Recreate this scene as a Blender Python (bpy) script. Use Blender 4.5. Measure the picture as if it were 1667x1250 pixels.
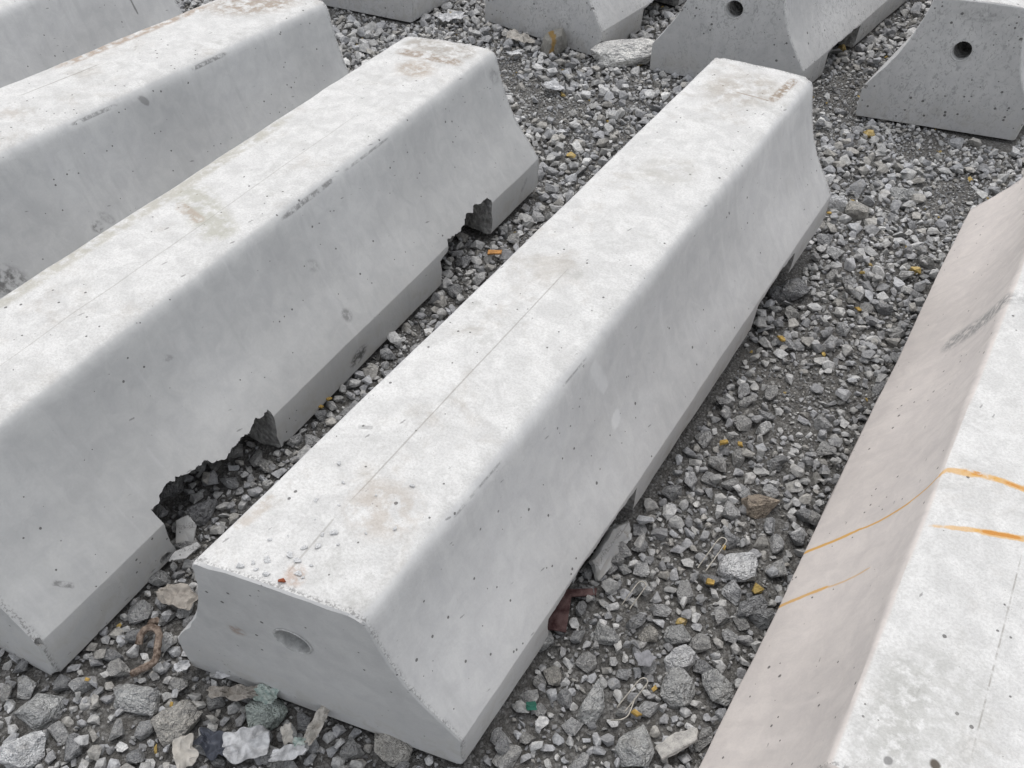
import bpy, bmesh, math, random
import numpy as np
from mathutils import Vector, Matrix, noise

random.seed(7)
rng = np.random.default_rng(11)
for o in list(bpy.data.objects):
    bpy.data.objects.remove(o, do_unlink=True)
scene = bpy.context.scene
COL = scene.collection

# ------------------------------------------------------------------ camera
CAM_H, PITCH, ROLL, FPX = 1.62, math.radians(43.741), math.radians(2.792), 1469.3 / 1667.0
cd = bpy.data.cameras.new('camera')
cd.sensor_fit = 'HORIZONTAL'
cd.sensor_width = 36.0
cd.lens = 36.0 * FPX
cd.clip_start, cd.clip_end = 0.02, 500.0
cam = bpy.data.objects.new('camera', cd)
COL.objects.link(cam)
fw = Vector((0, math.cos(PITCH), -math.sin(PITCH)))
rt = Vector((1, 0, 0))
up = rt.cross(fw)
rt2 = rt * math.cos(ROLL) + up * math.sin(ROLL)
up2 = up * math.cos(ROLL) - rt * math.sin(ROLL)
m = Matrix((rt2, up2, -fw)).transposed().to_4x4()
m.translation = Vector((0, 0, CAM_H))
cam.matrix_world = m
scene.camera = cam

# ------------------------------------------------------------------ light: bright hazy overcast
SUN_EL, SUN_AZ = math.radians(74), math.radians(-8)      # azimuth from +Y towards +X
world = bpy.data.worlds.new('World')
scene.world = world
world.use_nodes = True
wn = world.node_tree
sky = wn.nodes.new('ShaderNodeTexSky')
sky.sky_type = 'NISHITA'
sky.sun_disc = False
sky.sun_elevation = SUN_EL
sky.sun_rotation = SUN_AZ
sky.air_density = 1.0
sky.dust_density = 2.2
sky.ozone_density = 0.6
bg = wn.nodes['Background']
bg.inputs['Strength'].default_value = 0.15
hs = wn.nodes.new('ShaderNodeHueSaturation')            # cloud-veiled sky: most of the blue gone
hs.inputs['Saturation'].default_value = 0.22
wn.links.new(sky.outputs['Color'], hs.inputs['Color'])
wn.links.new(hs.outputs['Color'], bg.inputs['Color'])
sd = bpy.data.lights.new('sun', 'SUN')
sd.energy = 0.5
sd.angle = math.radians(60)
sd.color = (1.0, 0.965, 0.92)
sun = bpy.data.objects.new('sun', sd)
COL.objects.link(sun)
sdir = Vector((math.sin(SUN_AZ) * math.cos(SUN_EL), math.cos(SUN_AZ) * math.cos(SUN_EL), math.sin(SUN_EL)))
sun.rotation_euler = sdir.to_track_quat('Z', 'Y').to_euler()
sun.location = (0, 0, 10)

scene.view_settings.view_transform = 'Standard'
scene.view_settings.look = 'None'
scene.view_settings.gamma = 1.0
scene.view_settings.exposure = 0.75
scene.view_settings.use_curve_mapping = False
scene.render.engine = 'CYCLES'
scene.cycles.max_bounces = 4
scene.cycles.diffuse_bounces = 3
scene.cycles.glossy_bounces = 2
scene.cycles.use_adaptive_sampling = True
scene.cycles.adaptive_threshold = 0.02

# ------------------------------------------------------------------ node helpers
class NT:
    def __init__(self, name):
        self.m = bpy.data.materials.new(name)
        self.m.use_nodes = True
        self.t = self.m.node_tree
        self.b = self.t.nodes['Principled BSDF']
        self.b.inputs['Specular IOR Level'].default_value = 0.25

    def n(self, typ, **kw):
        nd = self.t.nodes.new(typ)
        for k, v in kw.items():
            setattr(nd, k, v)
        return nd

    def set(self, sock, v):
        if isinstance(v, bpy.types.NodeSocket):
            self.t.links.new(v, sock)
        else:
            sock.default_value = v

    def math(self, op, a, b=None, c=None, clamp=False):
        nd = self.n('ShaderNodeMath', operation=op, use_clamp=clamp)
        for i, v in enumerate((a, b, c)):
            if v is not None:
                self.set(nd.inputs[i], v)
        return nd.outputs[0]

    def noise(self, vec, scale, detail=5, rough=0.55, dist=0.0):
        nd = self.n('ShaderNodeTexNoise')
        self.set(nd.inputs['Vector'], vec)
        nd.inputs['Scale'].default_value = scale
        nd.inputs['Detail'].default_value = detail
        nd.inputs['Roughness'].default_value = rough
        nd.inputs['Distortion'].default_value = dist
        return nd.outputs['Fac']

    def step(self, v, a, b, lo=0.0, hi=1.0):
        nd = self.n('ShaderNodeMapRange', interpolation_type='SMOOTHSTEP')
        self.set(nd.inputs['Value'], v)
        nd.inputs['From Min'].default_value = a
        nd.inputs['From Max'].default_value = b
        nd.inputs['To Min'].default_value = lo
        nd.inputs['To Max'].default_value = hi
        return nd.outputs[0]

    def mix(self, fac, a, b, blend='MIX'):
        nd = self.n('ShaderNodeMix', data_type='RGBA', blend_type=blend)
        self.set(nd.inputs['Factor'], fac)
        for s, v in ((nd.inputs['A'], a), (nd.inputs['B'], b)):
            if isinstance(v, (tuple, list)):
                v = tuple(v) + ((1.0,) if len(v) == 3 else ())
            self.set([x for x in nd.inputs if x.name == s.name and x.type == 'RGBA'][0], v)
        return [x for x in nd.outputs if x.type == 'RGBA'][0]

    def vmap(self, vec, loc=(0, 0, 0), rot=(0, 0, 0), scale=(1, 1, 1), typ='POINT'):
        nd = self.n('ShaderNodeMapping', vector_type=typ)
        self.set(nd.inputs['Vector'], vec)
        nd.inputs['Location'].default_value = loc
        nd.inputs['Rotation'].default_value = rot
        nd.inputs['Scale'].default_value = scale
        return nd.outputs[0]

    def length(self, vec):
        nd = self.n('ShaderNodeVectorMath', operation='LENGTH')
        self.set(nd.inputs[0], vec)
        return nd.outputs['Value']

    def coord(self, which='Object'):
        return self.n('ShaderNodeTexCoord').outputs[which]

    def bump(self, h, strength, dist=0.002, normal=None):
        nd = self.n('ShaderNodeBump')
        nd.inputs['Strength'].default_value = strength
        nd.inputs['Distance'].default_value = dist
        self.set(nd.inputs['Height'], h)
        if normal is not None:
            self.set(nd.inputs['Normal'], normal)
        return nd.outputs[0]

    def out(self, col, rough=0.9, normal=None):
        self.set(self.b.inputs['Base Color'], col)
        self.set(self.b.inputs['Roughness'], rough)
        if normal is not None:
            self.set(self.b.inputs['Normal'], normal)
        return self.m


def concrete(name, base=(0.512, 0.51, 0.504), stains=(), skew=(0, 0), skew_far=(0, 0), length=2.0,
             seed=0.0, top=(0.585, 0.578, 0.56), dirt=0.5, pits=1.0, mottle=0.0):
    t = NT(name)
    P = t.coord('Object')
    Ps = t.vmap(P, loc=(seed * 3.1, seed * 7.7, seed * 1.3))
    sep = t.n('ShaderNodeSeparateXYZ')
    t.set(sep.inputs[0], P)
    X, Y, Z = sep.outputs
    nrm = t.n('ShaderNodeNewGeometry').outputs['Normal']
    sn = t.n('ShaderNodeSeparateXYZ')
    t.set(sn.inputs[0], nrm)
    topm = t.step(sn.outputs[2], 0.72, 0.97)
    on = t.n('ShaderNodeSeparateXYZ')
    t.set(on.inputs[0], t.coord('Normal'))
    side = t.step(t.math('ABSOLUTE', on.outputs[1]), 0.35, 0.6, 1.0, 0.0)
    big = t.noise(Ps, 2.6, 3, 0.5)
    mid = t.noise(Ps, 22, 4, 0.62, 0.6)
    fine = t.noise(Ps, 210, 3, 0.7)
    shared = {bs: t.noise(t.vmap(Ps, loc=(bs, 0, 0)), bs, 4, 0.65) for bs in ((35, 60) if stains else ())}
    col = t.mix(t.step(big, 0.3, 0.7), [c * 0.90 for c in base], [c * 1.06 for c in base])
    col = t.mix(t.step(mid, 0.25, 0.75), t.mix(1.0, col, (0.915, 0.915, 0.92), 'MULTIPLY'), t.mix(1.0, col, (1.06, 1.06, 1.05), 'MULTIPLY'))
    # drips / cloudy pour marks running down the mould face
    run = t.noise(t.vmap(Ps, scale=(6, 26, 3)), 1.0, 3, 0.6)
    col = t.mix(t.step(run, 0.54, 0.74, 0, 0.4), col, [c * 0.80 for c in base])
    col = t.mix(t.step(run, 0.44, 0.26, 0, 0.35), col, [c * 1.14 for c in base])
    # mud splash and dust along the foot
    spl = t.math('MULTIPLY', t.step(Z, 0.02, 0.15, 1.0, 0.0), t.step(mid, 0.42, 0.66))
    col = t.mix(t.math('MULTIPLY', spl, 0.45), col, (0.30, 0.28, 0.25))
    # the cast top: paler base on upward faces, plus brown dirt and dark specks
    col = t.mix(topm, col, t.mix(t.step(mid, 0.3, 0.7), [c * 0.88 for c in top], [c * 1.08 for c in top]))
    dn = t.noise(Ps, 5.5, 8, 0.72, 0.4)
    col = t.mix(t.math('MULTIPLY', t.step(dn, 0.52, 0.74), t.math('MULTIPLY', topm, dirt)), col, (0.31, 0.27, 0.22))
    gr = t.noise(t.vmap(Ps, loc=(4, 1, 2)), 9.0, 7, 0.75)
    col = t.mix(t.math('MULTIPLY', t.step(gr, 0.55, 0.72), t.math('MULTIPLY', topm, dirt * 0.8)), col, (0.34, 0.335, 0.31))
    sp = t.math('MULTIPLY', t.step(fine, 0.60, 0.72), t.step(t.noise(Ps, 14, 4), 0.42, 0.66))
    col = t.mix(t.math('MULTIPLY', sp, t.math('MULTIPLY_ADD', topm, 0.45, 0.18)), col, (0.17, 0.16, 0.145))
    col = t.mix(t.math('MULTIPLY', t.step(fine, 0.36, 0.62, 1.0, 0.0), t.math('MULTIPLY_ADD', topm, 0.20, 0.10)), col, (0.30, 0.29, 0.275))
    if mottle:
        col = t.mix(t.math('MULTIPLY', t.math('MULTIPLY', t.step(t.noise(t.vmap(Ps, scale=(1, 1, 0.7)), 85, 3, 0.6, 1.2), 0.53, 0.62), t.step(big, 0.25, 0.55)), mottle), col, [c * 0.40 for c in base])
    # air-bubble pits
    vo = t.n('ShaderNodeTexVoronoi')
    t.set(vo.inputs['Vector'], t.vmap(Ps, loc=(0.3, 0.2, 0.1)))
    vo.inputs['Scale'].default_value = 46
    sc = t.n('ShaderNodeSeparateColor')
    t.set(sc.inputs[0], vo.outputs['Color'])
    ri = t.math('MULTIPLY', t.math('SUBTRACT', sc.outputs[0], t.step(t.noise(Ps, 4.0, 2), 0.35, 0.62, 0.62, 0.10)), 0.19 * pits)
    dj = t.math('ADD', vo.outputs['Distance'], t.math('MULTIPLY', t.math('SUBTRACT', fine, 0.5), 0.06))
    pit = t.math('MULTIPLY', t.math('SUBTRACT', ri, dj), 45.0, clamp=True)
    # short scratches
    v2 = t.n('ShaderNodeTexVoronoi')
    t.set(v2.inputs['Vector'], t.vmap(t.vmap(Ps, loc=(seed, 2, 3), rot=(0.5, 0.9, 0.4)), scale=(70, 14, 60)))
    v2.inputs['Scale'].default_value = 1.0
    s2 = t.n('ShaderNodeSeparateColor')
    t.set(s2.inputs[0], v2.outputs['Color'])
    r2 = t.math('MULTIPLY', t.math('SUBTRACT', s2.outputs[1], 0.66), 0.46)
    scr = t.math('MULTIPLY', t.math('SUBTRACT', r2, t.math('ADD', v2.outputs['Distance'], t.math('MULTIPLY', t.math('SUBTRACT', fine, .5), .16))), 22.0, clamp=True)
    marks = t.math('MAXIMUM', pit, t.math('MULTIPLY', scr, 0.6))
    col = t.mix(t.math('MULTIPLY', marks, 0.8), col, (0.075, 0.072, 0.068))
    # rough grainy arris where the mould halves met
    band = None
    for (k1, k2), y0, sg in ((skew, 0.0, 1.0), (skew_far, length, -1.0)):
        e = t.math('MULTIPLY_ADD', X, k1, t.math('MULTIPLY_ADD', Z, k2, y0 - 0.2 * k2))
        d = t.math('MULTIPLY', t.math('SUBTRACT', Y, e), sg)
        d = t.math('ADD', d, t.math('MULTIPLY', t.math('SUBTRACT', mid, 0.5), 0.03))
        bd = t.math('MULTIPLY', t.step(d, 0.0, 0.003), t.step(d, 0.006, 0.016, 1.0, 0.0))
        bd = t.math('MULTIPLY', bd, side)
        band = bd if band is None else t.math('MAXIMUM', band, bd)
    grain = t.math('MULTIPLY', band, t.step(t.noise(Ps, 240, 2, 0.6), 0.45, 0.60))
    col = t.mix(t.math('MULTIPLY', grain, 0.6), col, (0.13, 0.125, 0.12))
    # individual stains, seams, scuffs: (p0, p1, width, colour, strength, breakup scale, breakup amount)
    Pq = t.vmap(P, scale=(0.15, 1, 1)) if stains else None     # on a flank, height and length say where a mark is
    for (p0, p1, w, c, stv, bs, ba) in stains:
        a, b = Vector(p0), Vector(p1)
        Pu = P
        if min(a.z, b.z) < 0.436 and max(abs(a.y), abs(b.y)) > 0.05:
            a.x *= 0.15
            b.x *= 0.15
            Pu = Pq
        ax = b - a
        hl = max(ax.length / 2, 1e-4)
        q = Vector((1, 0, 0)).rotation_difference(ax.normalized()).to_euler() if ax.length > 1e-5 else (0, 0, 0)
        wx = w if ax.length <= 1e-5 else hl + w * 0.5
        flat = min(a.z, b.z) > 0.44
        loc = t.vmap(Pu, loc=(a + b) / 2, rot=q, scale=(wx, w, max(w, 0.02) if flat else w), typ='TEXTURE')
        sl = t.n('ShaderNodeSeparateXYZ')
        t.set(sl.inputs[0], loc)
        cl = t.n('ShaderNodeCombineXYZ')
        t.set(cl.inputs[0], t.math('POWER', t.math('ABSOLUTE', sl.outputs[0]), 4.0 if ax.length > 3 * w else 1.0))
        t.set(cl.inputs[1], sl.outputs[1])
        t.set(cl.inputs[2], sl.outputs[2])
        ln = t.length(cl.outputs[0])
        nz = shared[35 if bs <= 45 else 60]
        ln = t.math('ADD', ln, t.math('MULTIPLY', t.math('SUBTRACT', nz, 0.5), ba * 2.4))
        mk = t.step(ln, 0.55, 1.0, 1.0, 0.0)
        if ba > 0.45:
            mk = t.math('MULTIPLY', mk, t.step(nz, 0.36, 0.60))
        col = t.mix(t.math('MULTIPLY', mk, stv), col, c)
    h = t.math('MULTIPLY_ADD', t.noise(Ps, 30, 2, 0.6), 0.6, t.math('MULTIPLY', t.noise(Ps, 230, 1, 0.6), t.math('MULTIPLY_ADD', topm, 0.6, 0.12)))
    h = t.math('SUBTRACT', h, t.math('MULTIPLY', t.math('MULTIPLY', t.math('SUBTRACT', ri, vo.outputs['Distance']), 45.0, clamp=True), 1.1))
    return t.out(col, 0.88, t.bump(h, 0.55, 0.0026))


def broken_concrete():
    t = NT('broken_concrete')
    P = t.coord('Object')
    n1 = t.noise(P, 40, 8, 0.65)
    vo = t.n('ShaderNodeTexVoronoi')
    t.set(vo.inputs['Vector'], P)
    vo.inputs['Scale'].default_value = 60
    col = t.mix(t.step(n1, 0.3, 0.7), (0.24, 0.235, 0.225), (0.42, 0.415, 0.40))
    col = t.mix(t.step(vo.outputs['Distance'], 0.1, 0.45, 0.5, 0.0), col, (0.15, 0.15, 0.15))
    return t.out(col, 0.95, t.bump(t.math('ADD', n1, t.math('MULTIPLY', vo.outputs['Distance'], -0.6)), 1.0, 0.014))


def stone_mat(name, attr=None, bs=70, yellow=0.0, tint=None, bd=0.004):
    """gravel and rocks: colour per stone from an attribute or from the object, mottled, dusty, rough"""
    t = NT(name)
    P = t.coord('Object')
    if attr:
        base = t.n('ShaderNodeAttribute', attribute_name=attr).outputs['Color']
        Pn = P
    else:
        rnd = t.n('ShaderNodeObjectInfo').outputs['Random']
        Pn = t.n('ShaderNodeVectorMath', operation='ADD')
        t.set(Pn.inputs[0], P)
        cb = t.n('ShaderNodeCombineXYZ')
        t.set(cb.inputs[0], t.math('MULTIPLY', rnd, 31.0))
        t.set(cb.inputs[1], t.math('MULTIPLY', rnd, 57.0))
        t.set(Pn.inputs[1], cb.outputs[0])
        Pn = Pn.outputs[0]
        if tint:
            base = t.mix(0.0, tint, tint)
        else:
            rp = t.n('ShaderNodeValToRGB')
            t.set(rp.inputs[0], rnd)
            els = rp.color_ramp.elements
            els[0].position, els[0].color = 0.0, (0.32, 0.32, 0.32, 1)
            els[1].position, els[1].color = 1.0, (0.60, 0.595, 0.58, 1)
            for pp, c in ((0.3, (0.39, 0.39, 0.393, 1)), (0.55, (0.45, 0.44, 0.42, 1)), (0.8, (0.50, 0.50, 0.505, 1))):
                e = els.new(pp)
                e.color = c
            base = rp.outputs[0]
    n1 = t.noise(Pn, bs, 4, 0.68)
    n2 = t.noise(Pn, bs * 4.2, 3, 0.7)
    n3 = t.noise(Pn, bs * 0.35, 2, 0.5)
    col = t.mix(t.step(n1, 0.28, 0.72), t.mix(1.0, base, (0.70, 0.70, 0.71), 'MULTIPLY'), t.mix(1.0, base, (1.25, 1.25, 1.235), 'MULTIPLY'))
    col = t.mix(t.step(n2, 0.56, 0.72, 0, 0.5), col, t.mix(1.0, base, (1.6, 1.59, 1.55), 'MULTIPLY'))
    col = t.mix(t.step(n2, 0.42, 0.28, 0, 0.5), col, (0.07, 0.07, 0.072))
    col = t.mix(t.step(n3, 0.56, 0.75, 0, 0.3), col, (0.28, 0.26, 0.22))
    if attr:                                               # pale stone dust lying in patches
        dst = t.math('MULTIPLY', t.step(t.noise(P, 3.2, 4, 0.6), 0.50, 0.68), t.step(n1, 0.35, 0.6))
        col = t.mix(t.math('MULTIPLY', dst, 0.45), col, (0.52, 0.51, 0.49))
    if yellow:
        col = t.mix(t.step(n3, 0.60, 0.66, 0, yellow), col, (0.42, 0.25, 0.045))
    h = t.noise(Pn, bs * 1.5, 3, 0.7)
    return t.out(col, 0.92, t.bump(h, 0.9, bd))


def plain(name, c, rough=0.8, nscale=60, var=0.25, bump=0.3, metallic=0.0, c2=None, spec=0.25):
    t = NT(name)
    P = t.coord('Object')
    n1 = t.noise(P, nscale, 6, 0.65)
    a = [x * (1 - var) for x in c]
    b = c2 if c2 else [min(1, x * (1 + var)) for x in c]
    col = t.mix(t.step(n1, 0.32, 0.68), a, b)
    t.b.inputs['Metallic'].default_value = metallic
    t.b.inputs['Specular IOR Level'].default_value = spec
    return t.out(col, rough, t.bump(n1, bump, 0.003))


def ground_mat():
    t = NT('dusty_soil')
    P = t.coord('Object')
    n1 = t.noise(P, 4, 6, 0.6)
    n2 = t.noise(P, 90, 8, 0.7)
    vo = t.n('ShaderNodeTexVoronoi')
    t.set(vo.inputs['Vector'], P)
    vo.inputs['Scale'].default_value = 140
    v3 = t.n('ShaderNodeTexVoronoi')
    t.set(v3.inputs['Vector'], P)
    v3.inputs['Scale'].default_value = 320
    sc = t.n('ShaderNodeSeparateColor')
    t.set(sc.inputs[0], vo.outputs['Color'])
    col = t.mix(t.step(n1, 0.35, 0.65), (0.085, 0.082, 0.077), (0.155, 0.148, 0.136))
    col = t.mix(t.step(sc.outputs[0], 0.2, 1.0, 0, 0.7), col, (0.29, 0.285, 0.275))
    col = t.mix(t.step(vo.outputs['Distance'], 0.25, 0.7, 0.0, 0.5), col, (0.08, 0.076, 0.07))
    col = t.mix(t.step(n2, 0.58, 0.75, 0, 0.6), col, (0.38, 0.375, 0.36))
    h = t.math('ADD', t.math('MULTIPLY', vo.outputs['Distance'], -1.0), t.math('MULTIPLY_ADD', n2, 0.8, t.math('MULTIPLY', v3.outputs['Distance'], -0.5)))
    return t.out(col, 0.96, t.bump(h, 1.0, 0.006))


# ------------------------------------------------------------------ object helpers
def link(name, mesh, parent=None, label=None, cat=None, group=None, kind=None):
    o = bpy.data.objects.new(name, mesh)
    COL.objects.link(o)
    if parent is not None:
        o.parent = parent
    for k, v in (('label', label), ('category', cat), ('group', group), ('kind', kind)):
        if v:
            o[k] = v
    return o


def mesh_of(name, verts, faces, mat, smooth=False, sharp=None):
    me = bpy.data.meshes.new(name)
    me.from_pydata([tuple(v) for v in verts], [], faces)
    me.materials.append(mat)
    if smooth:
        me.shade_smooth()
        if sharp is not None:
            me.set_sharp_from_angle(angle=math.radians(sharp))
    me.update()
    return me


# ------------------------------------------------------------------ ground height and sheet
def gh(x, y):
    return 0.010 * noise.noise(Vector((x * 1.7, y * 1.7, 3.1))) + 0.006 * noise.noise(Vector((x * 5.5, y * 5.5, 9.4))) - 0.012


def axis_pts(lo, hi, step, far):
    mid = list(np.arange(lo, hi + 1e-6, step))
    out, s, v = [], step, hi
    while v < far:
        s *= 1.5
        v += s
        out.append(min(v, far))
    inn, s, v = [], step, lo
    while v > -far:
        s *= 1.5
        v -= s
        inn.append(max(v, -far))
    return inn[::-1] + mid + out


gx = axis_pts(-2.8, 3.0, 0.025, 120)
gy = axis_pts(0.2, 5.2, 0.025, 120)
gv = [(x, y, gh(x, y) + 0.003 * noise.noise(Vector((x * 30, y * 30, 0)))) for y in gy for x in gx]
nx = len(gx)
gf = [(j * nx + i, j * nx + i + 1, (j + 1) * nx + i + 1, (j + 1) * nx + i) for j in range(len(gy) - 1) for i in range(nx - 1)]
ground = link('ground', mesh_of('ground', gv, gf, ground_mat(), True), label='grey gravel yard of dusty soil and crushed stone under the barriers', kind='structure')

# ------------------------------------------------------------------ concrete barriers
WB, WF, HF, WT, H, LEN = 0.2929, 0.2941, 0.1111, 0.1458, 0.4457, 2.0
HALF = [(0.284, 0.0), (0.2915, 0.005), (0.2935, 0.03), (0.294, 0.07), (0.2945, 0.1045), (0.2935, 0.1105), (0.2885, 0.119),
        (0.275, 0.140), (0.258, 0.166), (0.241, 0.191), (0.226, 0.214), (0.212, 0.240), (0.200, 0.266), (0.189, 0.295), (0.180, 0.321),
        (0.172, 0.348), (0.166, 0.374), (0.161, 0.398), (0.1575, 0.415), (0.1535, 0.4275), (0.147, 0.4365), (0.138, 0.4425),
        (0.127, 0.4456), (0.09, 0.4475), (0.06, 0.4482), (0.03, 0.4486), (0.0, 0.4488)]
LEFT = HALF[:16] + [(0.1655, 0.376), (0.1605, 0.400), (0.1575, 0.417), (0.1555, 0.4295), (0.1535, 0.4355), (0.1505, 0.4400), (0.1455, 0.4430), (0.138, 0.4445), (0.125, 0.4456)] + HALF[-4:]
PROFILE = HALF + [(-u, z) for u, z in LEFT[-2::-1]]          # open at the bottom; closed by the last edge


def body_mesh(seed, near, far, length, mats):
    (k1, k2), (k3, k4) = near, far
    ts = [0.0, 0.0035 / length, 0.010 / length] + list(np.linspace(0.012, 0.988, 58)) + [1 - 0.010 / length, 1 - 0.0035 / length, 1.0]
    verts, faces = [], []
    npf = len(PROFILE)
    for j, tt in enumerate(ts):
        ends = min(j, len(ts) - 1 - j)
        for i, (u, z) in enumerate(PROFILE):
            a = k1 * u + k2 * (z - 0.2)
            b = length + k3 * u + k4 * (z - 0.2)
            s = a + (b - a) * tt
            sgn = 1 if u >= 0 else -1
            n0 = noise.noise(Vector((u * 5 + seed * 9, s * 3.0, z * 5)))
            n1 = noise.noise(Vector((u * 22 + seed * 3, s * 16.0, z * 22)))
            top = 1.0 if z > 0.43 else 0.0
            du = sgn * (0.0034 * n0 + 0.0014 * n1) * (1 - top)
            dz = (0.0030 * n0 + 0.0020 * n1) * top
            if ends == 0:                                   # worn, slightly crumbled arris
                jj = 0.0030 + 0.0085 * max(0, noise.noise(Vector((u * 60 + seed, z * 60, 4.0 + tt * 9))))
                cu, cz = -u, 0.22 - z
                l = math.hypot(cu, cz)
                du += cu / l * jj
                dz += cz / l * jj
            elif ends == 1:
                jj = 0.0050 * max(0, noise.noise(Vector((u * 80 + seed, z * 80, 1.0 + tt * 9))))
                du += -sgn * jj
                dz += -jj * top
            verts.append((u + du, s, z + dz))
    nt = len(ts)
    for j in range(nt - 1):
        for i in range(npf):
            a, b = j * npf + i, j * npf + (i + 1) % npf
            faces.append((a, b, b + npf, a + npf))
    faces.append(tuple(range(npf))[::-1])
    faces.append(tuple((nt - 1) * npf + i for i in range(npf)))
    me = bpy.data.meshes.new('concrete_barrier')
    me.from_pydata(verts, [], faces)
    for mt in mats:
        me.materials.append(mt)
    bm = bmesh.new()
    bm.from_mesh(me)
    bmesh.ops.recalc_face_normals(bm, faces=bm.faces)
    bm.to_mesh(me)
    bm.free()
    return me


def slot_cutter(s0, s1, tops, jag, seed, mat):
    """rough fork slot through the foot: closed prism across the whole width, each layer broken differently"""
    loop = [(s0, -0.15), (s1, -0.15)]
    for k in range(1, 7):
        loop.append((s1, -0.15 + (tops[-1] + 0.15) * k / 7))
    nt = 70
    for k in range(nt + 1):
        f = 1 - k / nt
        x = f * (len(tops) - 1)
        i = min(int(x), len(tops) - 2)
        loop.append((s0 + (s1 - s0) * f, tops[i] + (tops[i + 1] - tops[i]) * (x - i)))
    for k in range(6, 0, -1):
        loop.append((s0, -0.15 + (tops[0] + 0.15) * k / 7))
    us = np.linspace(-0.36, 0.36, 64)
    v, f = [], []
    n = len(loop)
    for u in us:
        for (s, z) in loop:
            p = Vector((u * 14 + seed * 5.3, s * 22, z * 22))
            q = Vector((u * 45 + seed, s * 60, z * 60))
            w3 = 0.45 * noise.noise(Vector((u * 120, s * 150 + seed, z * 150)))
            if z < -0.1:
                v.append((u, s, z))
            else:
                v.append((u, s + jag * (noise.noise(p) + 0.5 * noise.noise(q)), z + jag * (noise.noise(p + Vector((9, 4, 2))) + 0.6 * noise.noise(q + Vector((3, 8, 1))) + w3)))
    for j in range(len(us) - 1):
        for i in range(n):
            a, b = j * n + i, j * n + (i + 1) % n
            f.append((a, b, b + n, a + n))
    f.append(tuple(range(n))[::-1])
    f.append(tuple((len(us) - 1) * n + i for i in range(n)))
    me = bpy.data.meshes.new('cutter')
    me.from_pydata(v, [], f)
    me.materials.append(mat)
    bm = bmesh.new()
    bm.from_mesh(me)
    bmesh.ops.recalc_face_normals(bm, faces=bm.faces)
    bm.to_mesh(me)
    bm.free()
    return me


def bore_cutter(y, z, u, r, depth, ku, kz, mat):
    bm = bmesh.new()
    bmesh.ops.create_cone(bm, cap_ends=True, segments=28, radius1=r, radius2=r, depth=depth * 2, matrix=Matrix.Translation((u, y, z)) @ Matrix.Rotation(math.pi / 2, 4, 'X'))
    me = bpy.data.meshes.new('cutter')
    bm.to_mesh(me)
    bm.free()
    me.materials.append(mat)
    return me


def hull_rock(seed, npts, sx=1.0, sy=0.8, sz=0.65, boxy=0.0):
    r = random.Random(seed)
    bm = bmesh.new()
    for _ in range(npts):
        d = Vector((r.gauss(0, 1), r.gauss(0, 1), r.gauss(0, 1))).normalized()
        if boxy:
            mx = max(abs(c) for c in d)
            d = d.lerp(d / mx, boxy)
        d *= r.uniform(0.82, 1.08)
        bm.verts.new((d.x * sx, d.y * sy, d.z * sz))
    bmesh.ops.convex_hull(bm, input=bm.verts)
    for v in [v for v in bm.verts if not v.link_faces]:
        bm.verts.remove(v)
    return bm


BROKEN = broken_concrete()
SLEEVE = plain('mortar_sleeve', (0.42, 0.42, 0.41), 0.85, 90, 0.2, 0.4)


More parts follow.
